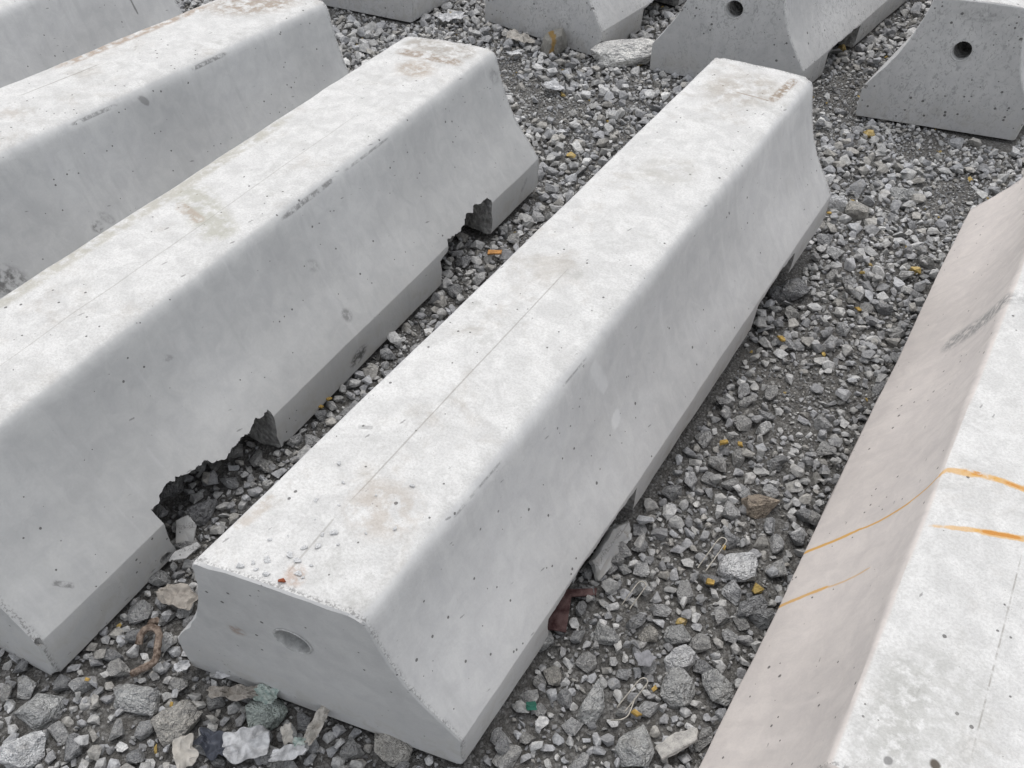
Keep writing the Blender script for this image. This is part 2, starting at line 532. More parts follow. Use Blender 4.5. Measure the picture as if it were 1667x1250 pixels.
def barrier(label, origin, d, r, upv, dw, near, far, dL, mat, seed, slots, chips=(), hole=0.283, hole_r=0.033, hole_u=-0.003, sleeve=True, zs=1.0):
    length = LEN + dL
    me = body_mesh(seed, near, far, length, [mat, BROKEN])
    o = link('concrete_barrier', me)
    cut = []
    for (s0, s1, tops, jag) in slots:
        cut.append(slot_cutter(s0, s1, tops, jag, seed + s0, BROKEN))
    if hole:
        cut.append(bore_cutter(0.0, hole, hole_u, hole_r, 0.16, 0, 0, BROKEN))
    for (c, rad, sd_) in chips:
        bm = hull_rock(sd_, 16)
        bmesh.ops.subdivide_edges(bm, edges=bm.edges, cuts=2, use_grid_fill=True)
        for v in bm.verts:
            v.co = v.co * rad * (1 + 0.15 * noise.noise(v.co * 5)) + Vector(c)
        bmesh.ops.recalc_face_normals(bm, faces=bm.faces)
        cm = bpy.data.meshes.new('cutter')
        bm.to_mesh(cm)
        bm.free()
        cm.materials.append(BROKEN)
        cut.append(cm)
    tmp = []
    for c in cut:
        co = bpy.data.objects.new('cutter', c)
        COL.objects.link(co)
        md = o.modifiers.new('b', 'BOOLEAN')
        md.operation = 'DIFFERENCE'
        md.solver = 'EXACT'
        md.material_mode = 'TRANSFER'
        md.object = co
        tmp.append(co)
    dg = bpy.context.evaluated_depsgraph_get()
    new = bpy.data.meshes.new_from_object(o.evaluated_get(dg))
    o.modifiers.clear()
    o.data = new
    for co in tmp:
        c = co.data
        bpy.data.objects.remove(co)
        bpy.data.meshes.remove(c)
    for v in new.vertices:
        v.co.x *= 1 + dw
        v.co.z *= zs
    M = Matrix((Vector(r), Vector(d), Vector(upv))).transposed().to_4x4()
    M.translation = Vector(origin)
    bpy.data.objects.remove(o)
    root = bpy.data.objects.new('concrete_barrier', None)
    root.empty_display_size = 0.2
    COL.objects.link(root)
    root['label'], root['category'], root['group'] = label, 'barrier', 'concrete barriers lying on the gravel'
    root.matrix_world = M

    def is_foot(f):
        c = f.calc_center_median()
        if f.material_index == 1:
            return c.z < 0.17
        return (abs(c.x) > 0.27 and c.z < 0.1115 and abs(f.normal.x) > 0.8) or (f.normal.z < -0.9 and c.z < 0.02)
    for part in ('body', 'foot'):
        bm = bmesh.new()
        bm.from_mesh(new)
        bm.normal_update()
        bmesh.ops.delete(bm, geom=[f for f in bm.faces if is_foot(f) != (part == 'foot')], context='FACES')
        pm = bpy.data.meshes.new(part)
        bm.to_mesh(pm)
        bm.free()
        for mt in (mat, BROKEN):
            pm.materials.append(mt)
        pm.shade_smooth()
        pm.set_sharp_from_angle(angle=math.radians(26))
        link(part, pm, parent=root)
    o = root
    if hole and sleeve:                                     # crumbly mortar ring lining the bar hole
        v, f = [], []
        rings = [(1.13, -0.0006), (1.06, -0.0022), (0.985, -0.0012), (0.95, 0.006), (0.96, 0.022)]
        N = 28
        for q, (rr, dy) in enumerate(rings):
            for k in range(N):
                an = 2 * math.pi * k / N
                jit = 1 + (0.06 * noise.noise(Vector((math.cos(an) * 3 + seed, math.sin(an) * 3, q))) if q < 2 else 0)
                u, z = hole_u + hole_r * rr * jit * math.cos(an), hole + hole_r * rr * jit * math.sin(an)
                v.append((u * (1 + dw), near[0] * u + near[1] * (z - 0.2) + dy, z * zs))
        for q in range(len(rings) - 1):
            for k in range(N):
                a, b = q * N + k, q * N + (k + 1) % N
                f.append((a, b, b + N, a + N))
        link('hole_sleeve', mesh_of('hole_sleeve', v, f, SLEEVE, True, 50), parent=o)
    return o


def yaw_frame(deg):
    a = math.radians(deg)
    return (math.sin(a), math.cos(a), 0), (math.cos(a), -math.sin(a), 0), (0, 0, 1)


DARK = (0.11, 0.108, 0.105)
BROWN = (0.20, 0.14, 0.085)
RUST = (0.56, 0.31, 0.07)
RUST2 = (0.46, 0.19, 0.03)
WHITE = (0.66, 0.66, 0.65)
SEAM = (0.25, 0.235, 0.21)

stA = [
    ((-0.002, 0.02, 0.447), (-0.009, 0.145, 0.447), 0.0022, SEAM, 0.45, 90, 0.35),
    ((-0.009, 0.145, 0.447), (-0.012, 0.92, 0.447), 0.0018, SEAM, 0.55, 60, 0.45),
    ((0.088, 1.835, 0.447), (0.101, 1.985, 0.447), 0.018, BROWN, 0.85, 60, 0.6),
    ((-0.011, 1.825, 0.447), (0.086, 1.833, 0.447), 0.003, BROWN, 0.6, 60, 0.3),
    ((0.216, 0.74, 0.234), (0.205, 0.77, 0.25), 0.018, WHITE, 0.55, 50, 0.3),
    ((0.18, 0.75, 0.325), (0.16, 0.72, 0.40), 0.022, WHITE, 0.35, 40, 0.35),
    ((-0.100, 0.318, 0.447), (-0.080, 0.328, 0.447), 0.006, DARK, 0.4, 120, 0.5),
    ((0.152, 0.25, 0.43), (0.155, 0.41, 0.43), 0.0032, DARK, 0.55, 60, 0.55),
    ((0.152, 0.61, 0.43), (0.155, 0.71, 0.43), 0.0030, DARK, 0.55, 60, 0.55),
    ((-0.13, 0.05, 0.447), (-0.12, 0.12, 0.447), 0.018, (0.36, 0.30, 0.24), 0.5, 40, 0.5),
    ((0.0, 0.20, 0.447), (0.09, 0.20, 0.447), 0.08, (0.36, 0.305, 0.25), 0.5, 45, 0.6),
    ((0.02, 0.015, 0.447), (0.0, 0.04, 0.447), 0.022, (0.36, 0.22, 0.14), 0.5, 70, 0.5),
    ((-0.02, 1.32, 0.447), (0.03, 1.42, 0.447), 0.09, (0.38, 0.365, 0.33), 0.45, 40, 0.6),
    ((-0.06, 1.78, 0.447), (0.06, 1.92, 0.447), 0.12, (0.32, 0.285, 0.24), 0.6, 40, 0.6),
    ((-0.125, -0.03, 0.245), (-0.105, -0.02, 0.25), 0.022, (0.24, 0.15, 0.10), 0.55, 70, 0.5),
    ((0.168, 0.30, 0.36), (0.168, 1.1, 0.36), 0.05, (0.50, 0.50, 0.50), 0.25, 20, 0.5),
]
stB = [
    ((-0.10, 1.86, 0.447), (0.11, 1.862, 0.447), 0.034, BROWN, 0.75, 40, 0.55),
    ((-0.02, 1.80, 0.447), (0.05, 1.74, 0.447), 0.075, (0.30, 0.235, 0.17), 0.65, 35, 0.6),
    ((-0.10, 1.93, 0.447), (0.10, 1.93, 0.447), 0.06, (0.25, 0.22, 0.18), 0.65, 40, 0.6),
    ((-0.10, 0.95, 0.447), (0.10, 0.84, 0.447), 0.06, (0.34, 0.33, 0.27), 0.65, 30, 0.6),
    ((-0.08, 0.89, 0.447), (0.02, 0.86, 0.447), 0.02, (0.33, 0.25, 0.19), 0.5, 45, 0.5),
    ((0.150, 0.97, 0.428), (0.155, 1.19, 0.428), 0.0075, DARK, 0.7, 60, 0.6),
    ((0.152, 1.22, 0.428), (0.155, 1.42, 0.428), 0.004, DARK, 0.5, 60, 0.6),
    ((0.268, 1.005, 0.152), (0.262, 1.025, 0.16), 0.020, DARK, 0.6, 80, 0.6),
    ((0.293, 0.965, 0.035), (0.293, 1.035, 0.050), 0.026, (0.075, 0.073, 0.07), 0.9, 55, 0.5),
    ((0.257, 0.100, 0.167), (0.275, 0.122, 0.141), 0.007, DARK, 0.65, 60, 0.62),
    ((0.173, 0.54, 0.345), (0.178, 0.56, 0.33), 0.010, DARK, 0.4, 60, 0.6),
    ((0.187, 0.99, 0.301), (0.195, 1.02, 0.28), 0.02, DARK, 0.3, 70, 0.55),
    ((0.03, 0.25, 0.447), (0.03, 1.5, 0.447), 0.0018, SEAM, 0.4, 40, 0.45),
    ((-0.13, 0.35, 0.447), (-0.13, 1.4, 0.447), 0.03, (0.34, 0.32, 0.26), 0.6, 25, 0.55),
    ((0.294, 1.90, 0.05), (0.294, 1.93, 0.08), 0.012, DARK, 0.35, 60, 0.5),
    ((0.155, 1.95, 0.40), (0.158, 1.98, 0.36), 0.03, DARK, 0.35, 60, 0.55),
]
stC = [
    ((-0.13, 1.15, 0.447), (-0.13, 1.75, 0.447), 0.03, (0.28, 0.20, 0.135), 0.7, 25, 0.5),
    ((-0.10, 1.72, 0.447), (0.06, 1.95, 0.447), 0.12, (0.25, 0.19, 0.135), 0.75, 30, 0.6),
    ((0.148, 0.98, 0.432), (0.152, 1.13, 0.43), 0.006, DARK, 0.6, 60, 0.6),
    ((0.152, 1.40, 0.43), (0.155, 1.54, 0.43), 0.0075, DARK, 0.7, 60, 0.6),
    ((0.155, 1.20, 0.425), (0.162, 1.22, 0.40), 0.012, DARK, 0.5, 45, 0.45),
    ((0.241, 0.895, 0.191), (0.241, 0.92, 0.191), 0.018, (0.13, 0.127, 0.122), 0.75, 60, 0.55),
    ((0.225, 0.93, 0.215), (0.25, 0.96, 0.18), 0.016, DARK, 0.35, 60, 0.5),
    ((0.227, 0.58, 0.212), (0.26, 0.66, 0.165), 0.045, (0.09, 0.088, 0.085), 0.85, 40, 0.5),
    ((-0.058, 0.98, 0.447), (-0.045, 1.26, 0.447), 0.0022, SEAM, 0.7, 60, 0.3),
    ((0.0, 0.9, 0.447), (0.02, 0.94, 0.447), 0.05, (0.36, 0.31, 0.26), 0.4, 40, 0.6),
]
stR = [
    ((-0.213, 1.193, 0.239), (-0.149, 1.141, 0.436), 0.045, (0.20, 0.20, 0.195), 0.75, 60, 0.6),
    ((-0.296, 0.560, 0.098), (-0.219, 0.590, 0.226), 0.0056, RUST, 0.9, 60, 0.30),
    ((-0.225, 0.588, 0.212), (-0.170, 0.584, 0.356), 0.0040, RUST, 0.85, 60, 0.25),
    ((-0.176, 0.585, 0.335), (-0.147, 0.590, 0.440), 0.0034, RUST, 0.8, 60, 0.20),
    ((-0.150, 0.592, 0.436), (-0.112, 0.622, 0.448), 0.0042, RUST, 0.7, 60, 0.34),
    ((-0.126, 0.617, 0.448), (-0.066, 0.630, 0.448), 0.0095, RUST, 0.75, 60, 0.60),
    ((-0.080, 0.628, 0.448), (0.06, 0.640, 0.448), 0.0085, RUST, 0.75, 60, 0.44),
    ((-0.120, 0.619, 0.448), (-0.095, 0.625, 0.448), 0.0060, RUST2, 0.8, 60, 0.60),
    ((-0.060, 0.630, 0.448), (0.0, 0.636, 0.448), 0.0045, RUST2, 0.8, 60, 0.50),
    ((-0.296, 0.415, 0.090), (-0.233, 0.445, 0.205), 0.0055, RUST, 0.8, 60, 0.38),
    ((-0.240, 0.442, 0.190), (-0.185, 0.450, 0.305), 0.0036, RUST, 0.5, 60, 0.25),
    ((-0.146, 0.468, 0.440), (-0.070, 0.504, 0.448), 0.0060, RUST, 0.65, 60, 0.40),
    ((-0.080, 0.499, 0.448), (0.05, 0.55, 0.448), 0.0080, RUST, 0.75, 60, 0.44),
    ((-0.070, 0.504, 0.448), (-0.010, 0.527, 0.448), 0.0045, RUST2, 0.85, 60, 0.45),
    ((0.005, 0.11, 0.448), (-0.004, 0.50, 0.448), 0.0017, SEAM, 0.7, 60, 0.5),
    ((-0.05, 0.03, 0.447), (-0.05, 0.26, 0.447), 0.11, (0.34, 0.335, 0.31), 0.38, 60, 0.65),
    ((-0.10, 0.02, 0.447), (-0.10, 0.20, 0.447), 0.05, (0.30, 0.295, 0.27), 0.4, 60, 0.6),
    ((-0.035, 0.078, 0.447), (-0.033, 0.088, 0.447), 0.009, (0.06, 0.045, 0.03), 0.9, 60, 0.2),
    ((-0.090, 0.05, 0.447), (-0.086, 0.058, 0.447), 0.007, DARK, 0.7, 60, 0.25),
]
stH = [((0.13, 0.0, 0.078), (0.235, 0.0, 0.064), 0.010, (0.19, 0.15, 0.11), 0.45, 60, 0.5),
       ((-0.15, 0.0, 0.43), (0.15, 0.0, 0.43), 0.03, DARK, 0.35, 60, 0.6)]

stdslots = [(0.35, 0.71, [0.100, 0.108, 0.104, 0.108, 0.102], 0.006), (1.42, 1.74, [0.102, 0.110, 0.106, 0.104], 0.006)]
warm = (0.545, 0.500, 0.468)
grey = (0.51, 0.508, 0.502)
# id: origin, d, r, up, width factor, near skew, far skew, extra length
bars = {}
bars['A'] = barrier('middle concrete barrier with its holed end facing the viewer and pebbles on its top',
                    (-0.3264, 0.7739, -0.0006), (0.5017, 0.8642, 0.0381), (0.8648, -0.5020, 0.0069), (-0.0251, -0.0295, 0.9992), -0.0525, (0.2056, -0.028), (0.0741, -0.0118), 0.0153,
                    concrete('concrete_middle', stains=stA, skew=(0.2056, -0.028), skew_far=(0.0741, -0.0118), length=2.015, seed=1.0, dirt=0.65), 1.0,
                    [(0.36, 0.735, [0.090, 0.100, 0.097, 0.100, 0.092], 0.009), (1.45, 1.74, [0.090, 0.100, 0.094, 0.080], 0.008)],
                    chips=[((0.295, 0.375, 0.0), 0.03, 5), ((0.29, 1.43, 0.0), 0.02, 8), ((0.205, 0.035, 0.262), 0.010, 41), ((0.298, 0.056, 0.112), 0.013, 42), ((0.163, 0.028, 0.405), 0.008, 43), ((-0.158, -0.036, 0.442), 0.008, 44), ((0.292, 2.03, 0.118), 0.012, 45), ((0.06, 0.008, 0.452), 0.007, 46), ((0.163, 0.69, 0.425), 0.010, 47)])
bars['B'] = barrier('long concrete barrier left of the middle one with a large jagged break in its foot',
                    (-1.1065, 0.9522, -0.0142), (0.4434, 0.8963, 0.0081), (0.8955, -0.4434, 0.0429), (-0.0421, 0.0117, 0.9990), 0.0173, (0.0475, 0.0484), (0.0995, -0.004), -0.0098,
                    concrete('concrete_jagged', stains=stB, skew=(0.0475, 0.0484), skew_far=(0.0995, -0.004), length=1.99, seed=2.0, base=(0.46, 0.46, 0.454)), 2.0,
                    [(0.325, 0.675, [0.138, 0.150, 0.150, 0.136, 0.118, 0.124, 0.130, 0.124], 0.013), (1.405, 1.705, [0.085, 0.118, 0.112, 0.132, 0.142, 0.120], 0.013)],
                    chips=[((0.30, 0.0, -0.005), 0.035, 3), ((0.298, 0.12, -0.008), 0.03, 4), ((0.30, 0.30, 0.02), 0.028, 6), ((0.31, 0.69, 0.0), 0.03, 9), ((0.172, 1.985, 0.31), 0.014, 12), ((0.295, 0.014, 0.112), 0.016, 51), ((0.16, 1.30, 0.43), 0.007, 52), ((0.296, 1.14, 0.0), 0.018, 53)])
bars['C'] = barrier('second barrier left of the middle one, brown stained top and grey scuffs on its side',
                    (-1.8171, 1.3728, 0.0002), (0.5048, 0.8632, -0.0013), (0.8632, -0.5048, -0.0004), (0.0010, 0.0009, 1.0), 0.0076, (0, 0), (0, 0), 0.0,
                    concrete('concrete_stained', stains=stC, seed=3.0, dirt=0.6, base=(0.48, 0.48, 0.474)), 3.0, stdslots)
bars['R'] = barrier('warm pinkish barrier at the right edge with orange rust lines across it',
                    (0.575, 0.4723, -0.0079), (0.5063, 0.8612, 0.0462), (0.8617, -0.5067, -0.0259), (-0.0011, -0.0529, 0.9986), 0.0084, (-0.0127, 0.0213), (0.0265, 0.0079), -0.0056,
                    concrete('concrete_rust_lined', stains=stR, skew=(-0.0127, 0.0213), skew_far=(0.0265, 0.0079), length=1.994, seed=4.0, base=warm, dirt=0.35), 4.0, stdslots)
d_, r_, u_ = yaw_frame(33.168)
bars['F'] = barrier('grey barrier at the top with its corner beside a yellow-striped rock',
                    (0.0495, 3.8648, 0.0), d_, r_, u_, 0.0265, (-0.0167, 0.0186), (0, 0), 0.0,
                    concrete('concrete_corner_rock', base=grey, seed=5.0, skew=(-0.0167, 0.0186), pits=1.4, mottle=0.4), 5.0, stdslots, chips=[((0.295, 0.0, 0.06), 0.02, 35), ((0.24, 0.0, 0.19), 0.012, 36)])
d_, r_, u_ = yaw_frame(34.389)
bars['G'] = barrier('grey barrier with round end hole directly behind the far end of the middle barrier',
                    (0.7821, 3.5032, 0.0), d_, r_, u_, -0.014, (0.2798, -0.0337), (0, 0), 0.0,
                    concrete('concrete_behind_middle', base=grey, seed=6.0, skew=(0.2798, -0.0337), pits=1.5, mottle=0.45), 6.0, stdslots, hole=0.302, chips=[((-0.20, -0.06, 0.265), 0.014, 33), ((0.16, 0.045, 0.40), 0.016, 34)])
d_, r_, u_ = yaw_frame(33.0)
bars['H'] = barrier('grey barrier with round end hole at the top right corner',
                    (1.5558, 3.2162, 0.0), d_, r_, u_, -0.047, (0.317, -0.009), (0, 0), 0.0,
                    concrete('concrete_top_right', base=(0.50, 0.497, 0.49), seed=7.0, stains=stH, skew=(0.317, -0.009), pits=1.5, mottle=0.45), 7.0, stdslots, hole=0.283, zs=1.065, chips=[((0.17, 0.05, 0.35), 0.014, 31), ((-0.29, -0.09, 0.11), 0.018, 32)])
d_, r_, u_ = yaw_frame(22.0)
sh = Vector((-1.66, 2.90, 0))
bars['D'] = barrier('leftmost barrier, only its grey side showing in the top left corner',
                    tuple(sh - Vector(r_) * 0.14 - Vector(d_) * 1.36), d_, r_, u_, 0.0, (0, 0), (0, 0), 0.0,
                    concrete('concrete_top_left', base=grey, seed=8.0, stains=[((0.17, 1.80, 0.34), (0.2, 1.80, 0.26), 0.005, DARK, 0.7, 60, 0.3)]), 8.0, stdslots)
d_, r_, u_ = yaw_frame(28.0)
bars['E'] = barrier('distant grey barrier cut off by the top edge, its lower corner near white shards',
                    tuple(Vector((-0.517, 3.959, 0)) - Vector(r_) * 0.293 - Vector(d_) * 0.04), d_, r_, u_, 0.0, (0.14, 0), (0, 0), 0.0,
                    concrete('concrete_far_top', base=grey, seed=9.0, skew=(0.14, 0), pits=1.3, mottle=0.3), 9.0, stdslots)

# ------------------------------------------------------------------ gravel
RES = 0.003
X0, X1, Y0, Y1 = -2.7, 2.9, 0.25, 5.0
W_, H_ = int((X1 - X0) / RES), int((Y1 - Y0) / RES)
occ = np.zeros((H_, W_), bool)
yy, xx = np.mgrid[0:H_, 0:W_]
wx, wy = X0 + (xx + 0.5) * RES, Y0 + (yy + 0.5) * RES
slots_of = {'A': [(0.36, 0.735), (1.44, 1.76)], 'B': [(0.325, 0.675), (1.405, 1.705)]}
for k, o in bars.items():
    M = o.matrix_world
    ox, oy = M.translation.x, M.translation.y
    r2 = (M[0][0], M[1][0])
    d2 = (M[0][1], M[1][1])
    uu = (wx - ox) * r2[0] + (wy - oy) * r2[1]
    ss = (wx - ox) * d2[0] + (wy - oy) * d2[1]
    ins = (np.abs(uu) < 0.287) & (ss > 0.01 + 0.2 * uu * (k in 'AG')) & (ss < 1.99)
    for s0, s1 in slots_of.get(k, [(0.35, 0.71), (1.42, 1.74)]):
        ins &= ~((ss > s0 + 0.01) & (ss < s1 - 0.01))
    occ |= ins
del xx, yy, wx, wy
solid = occ.copy()


def in_view(x, y, mg):
    dx, dy, dz = x, y, -CAM_H
    zc = dy * fw.y + dz * fw.z
    px = 833.5 + 1469.3 * (dx * rt2.x + dy * rt2.y + dz * rt2.z) / zc
    py = 625 - 1469.3 * (dx * up2.x + dy * up2.y + dz * up2.z) / zc
    return -mg < px < 1667 + mg and -mg < py < 1250 + mg, zc


_disc = {}


def disc(n):
    if n not in _disc:
        a = np.arange(-n, n + 1)
        _disc[n] = (a[:, None] ** 2 + a[None, :] ** 2) <= n * n + 0.3
    return _disc[n]


def place(grid, x, y, r, tol):
    n = max(1, int(round(r / RES)))
    i, j = int((y - Y0) / RES), int((x - X0) / RES)
    if i - n < 0 or j - n < 0 or i + n >= H_ or j + n >= W_:
        return False
    sub = grid[i - n:i + n + 1, j - n:j + n + 1]
    dk = disc(n)
    if tol == 0:
        if (sub & dk).any():
            return False
    elif (sub & dk).sum() > tol * dk.sum():
        return False
    return (i, j, n, dk)


def stamp(grid, h):
    i, j, n, dk = h
    grid[i - n:i + n + 1, j - n:j + n + 1] |= dk


def fine_mask(x, y):                       # >0: patches of fine dusty grit with few big stones
    return noise.noise(Vector((x * 2.3 + 5.2, y * 2.3 + 1.7, 0.4))) + 0.5 * noise.noise(Vector((x * 6, y * 6, 7)))


TINTS = [(0.31, 0.31, 0.315), (0.34, 0.337, 0.328), (0.27, 0.27, 0.272), (0.37, 0.364, 0.35), (0.40, 0.398, 0.392), (0.32, 0.308, 0.286), (0.22, 0.22, 0.222), (0.44, 0.436, 0.427), (0.34, 0.343, 0.35)]


def pick_tint():
    c = random.choice(TINTS)
    f = random.uniform(0.8, 1.2)
    q = random.random()
    if q < 0.005:
        return (0.42 * f, 0.30 * f, 0.10 * f)
    if q < 0.02:
        return (0.52 * f, 0.515 * f, 0.50 * f)
    return (c[0] * f, c[1] * f, c[2] * f)


# hand-placed big rocks: (x, y, radius, aspect, squash, yaw, tint key, label)
big_rocks = [
    (0.361, 0.925, 0.036, 0.80, 0.75, 0.3, 'white', 'chalky white rock on the gravel right of the middle barrier'),
    (0.348, 0.862, 0.044, 0.85, 0.70, 1.1, 'grey', 'squarish grey rock just below the chalky white rock'),
    (0.425, 0.868, 0.042, 0.80, 0.75, 1.7, 'grey', 'rounded grey rock against the foot of the rust-lined barrier'),
    (0.185, 0.822, 0.046, 0.52, 0.55, 1.05, 'grey', 'oblong flat-topped grey rock beside the lowest wire staple'),
    (0.505, 1.150, 0.050, 0.78, 0.75, 0.2, 'white', 'whitish boulder beside the upper wire staple'),
    (0.262, 0.742, 0.050, 0.75, 0.60, 0.8, 'grey', 'wide grey rock at the bottom edge between middle and right barriers'),
    (-0.670, 0.790, 0.047, 0.62, 0.55, -0.15, 'grey', 'large flat grey rock below the rusty hook'),
    (-0.585, 0.748, 0.046, 0.90, 0.70, 0.7, 'warm', 'pitted round rock at bottom left, right of the flat rock'),
    (-0.845, 0.755, 0.058, 0.62, 0.55, 0.1, 'grey', 'broad pale rock at the left edge below the jagged barrier'),
    (-0.835, 0.682, 0.045, 0.75, 0.60, 0.4, 'white', 'pale rock in the bottom left corner'),
    (-0.185, 0.728, 0.048, 0.75, 0.60, -0.4, 'warm', 'brownish grey rock half under the front end of the middle barrier'),
    (-0.435, 0.775, 0.045, 0.85, 0.75, 0.9, 'teal', 'pale green stained lump in front of the middle barrier'),
    (0.588, 1.322, 0.050, 0.72, 0.60, 0.0, 'brown', 'brown streaked flat rock in the right gravel lane'),
    (0.820, 2.135, 0.052, 0.85, 0.80, 0.6, 'dark', 'dark grey rock in the shade beside the far slot of the middle barrier'),
    (0.770, 2.135, 0.034, 0.90, 0.85, 1.9, 'dark', 'smaller dark rock tucked into the far slot of the middle barrier'),
    (1.120, 2.590, 0.052, 0.80, 0.75, 2.2, 'warm', 'grey rock off the far right corner of the middle barrier'),
    (1.062, 2.640, 0.044, 0.80, 0.65, 1.2, 'white', 'crumbly white lump against the far right corner of the middle barrier'),
    (1.300, 2.720, 0.050, 0.75, 0.60, 0.2, 'grey', 'flat grey rock in the gravel below the top right barrier'),
    (1.060, 2.680, 0.022, 0.85, 0.75, 0.2, 'white', 'small whitish stone above the crumbly white lump'),
    (0.215, 0.975, 0.036, 0.60, 0.55, -0.2, 'grey', 'elongated grey rock below the middle wire staple'),
    (0.300, 0.980, 0.024, 0.85, 0.70, 0.4, 'warm', 'pale speckled stone right of the elongated rock'),
    (0.362, 0.985, 0.034, 0.75, 0.60, 0.0, 'grey', 'grey rock above the chalky white rock'),
    (0.085, 0.955, 0.030, 0.90, 0.90, 0.5, 'grey', 'blocky grey rock against the slot edge of the middle barrier'),
    (-0.680, 1.230, 0.045, 0.60, 0.70, 0.9, 'dark', 'dark angular rock inside the jagged break of the left barrier'),
    (-0.765, 1.290, 0.055, 0.45, 0.55, 0.8, 'dark', 'long dark chunk under the jagged lip of the left barrier'),
    (0.105, 0.880, 0.024, 0.80, 0.70, 1.4, 'warm', 'rusty brown stone right of the foot of the middle barrier'),
]
hold = occ.copy()
for (x, y, r, asp, sq, yw, tk, lb) in big_rocks:
    h = place(occ, x, y, r * 0.8 * (0.5 + 0.5 * asp), 1.1)
    if h:
        stamp(occ, h)
# footprints kept free for litter pieces lying on the stones are not needed: the litter rests on top

mids, smalls = [], []                      # (x, y, z, r, layer)
area = (X1 - X0) * (Y1 - Y0)


def throw(n, rlo, rhi, power, out, tol, fine_cut, mg, zoff, grid, skip_far=99):
    us = rng.random((n, 5))
    rr = rlo * (rhi / rlo) ** (us[:, 2] ** power)
    idx = np.argsort(-rr)
    for k in idx:
        x = X0 + us[k, 0] * (X1 - X0)
        y = Y0 + us[k, 1] * (Y1 - Y0)
        r = rr[k]
        ok, zc = in_view(x, y, mg)
        if not ok or zc > skip_far:
            continue
        if fine_cut is not None and fine_mask(x, y) > fine_cut and us[k, 3] < 0.9:
            continue
        h = place(grid, x, y, r * 0.86, tol)
        if not h:
            continue
        stamp(grid, h)
        out.append((x, y, zoff, r))


throw(22000, 0.0135, 0.030, 1.4, mids, 0.10, 0.28, 330, 0.0, occ)
throw(90000, 0.0075, 0.0145, 0.9, mids, 0.14, 0.46, 330, 0.0, occ)
throw(170000, 0.0036, 0.0075, 0.9, smalls, 0.15, None, 150, 0.002, occ)
occ2 = solid.copy()
for (x, y, r, asp, sq, yw, tk, lb) in big_rocks:
    h = place(occ2, x, y, r, 1.1)
    if h:
        stamp(occ2, h)
throw(9000, 0.008, 0.024, 1.3, mids, 0.0, 0.30, 330, 0.013, occ2)
throw(45000, 0.0028, 0.0065, 1.0, smalls, 0.0, None, 120, 0.007, occ2, 4.0)

# pieces of one stone kind share their meshes
LARGE_V = []
for k in range(14):
    bm = hull_rock(100 + k, 15 + k % 6, 1.0, 0.62 + 0.3 * ((k * 37) % 10) / 10, 0.5 + 0.25 * ((k * 53) % 10) / 10, boxy=0.35 * (k % 3) / 2)
    bmesh.ops.triangulate(bm, faces=bm.faces)
    LARGE_V.append((np.array([v.co[:] for v in bm.verts]), np.array([[v.index for v in f.verts] for f in bm.faces]) if not bm.verts.index_update() else None))
    bm.free()


def variants(n, npts, s0):
    out = []
    for k in range(n):
        r = random.Random(s0 + k)
        bm = hull_rock(s0 + k, npts + r.randint(-2, 2), 1.0, r.uniform(0.6, 0.98), r.uniform(0.45, 0.8), boxy=r.choice([0, 0, 0.3, 0.5]))
        bmesh.ops.triangulate(bm, faces=bm.faces)
        bm.verts.index_update()
        out.append((np.array([v.co[:] for v in bm.verts]), np.array([[v.index for v in f.verts] for f in bm.faces])))
        bm.free()
    return out


MIDV = variants(48, 14, 500)
SMALLV = variants(24, 9, 900)


def rot_of(tilt):
    a = random.uniform(0, 2 * math.pi)
    R = Matrix.Rotation(a, 3, 'Z')
    return R @ Matrix.Rotation(random.gauss(0, tilt), 3, 'X') @ Matrix.Rotation(random.gauss(0, tilt), 3, 'Y')


# the 300 stones that show largest become single parts of the ground
mids.sort(key=lambda q: -q[3] / in_view(q[0], q[1], 0)[1] * (1.0 if in_view(q[0], q[1], 0)[0] else 0.01))
STONE = stone_mat('crushed_stone', bs=2.0, yellow=0.0, bd=0.05)


def big_mesh(seed, sx, sy, sz, mat, sub=2, rough=0.07, boxy=0.3, npts=20):
    """a rock with real facets, broken edges and lumps, unit size"""
    bm = hull_rock(seed, npts, sx, sy, sz, boxy)
    bmesh.ops.triangulate(bm, faces=bm.faces)
    bmesh.ops.subdivide_edges(bm, edges=bm.edges, cuts=sub, use_grid_fill=True)
    bmesh.ops.smooth_vert(bm, verts=bm.verts, factor=0.18, use_axis_x=True, use_axis_y=True, use_axis_z=True)
    for v in bm.verts:
        c = v.co
        v.co = c * (1 + rough * noise.noise(c * 2.2 + Vector((seed, 0, 0))) + rough * 0.8 * noise.noise(c * 5.5 + Vector((0, seed, 0))) - rough * 0.5 * abs(noise.noise(c * 9 + Vector((0, 0, seed)))))
    me = bpy.data.meshes.new('stone')
    bm.to_mesh(me)
    bm.free()
    me.materials.append(mat)
    me.shade_smooth()
    me.set_sharp_from_angle(angle=math.radians(14))
    return me


STONE_MESHES = [big_mesh(300 + k, 1.0, 0.65 + 0.3 * ((k * 37) % 10) / 10, 0.5 + 0.25 * ((k * 53) % 10) / 10, STONE, sub=1, rough=0.07, npts=13) for k in range(18)]
for q, (x, y, zo, r) in enumerate(mids[:300]):
    s = link('stone', STONE_MESHES[q % 18], parent=ground)
    M = rot_of(0.22).to_4x4() @ Matrix.Diagonal((r * 1.08, r * 1.08, r * 1.08, 1))
    M.translation = Vector((x, y, gh(x, y) + zo + r * 0.42))
    s.matrix_world = M


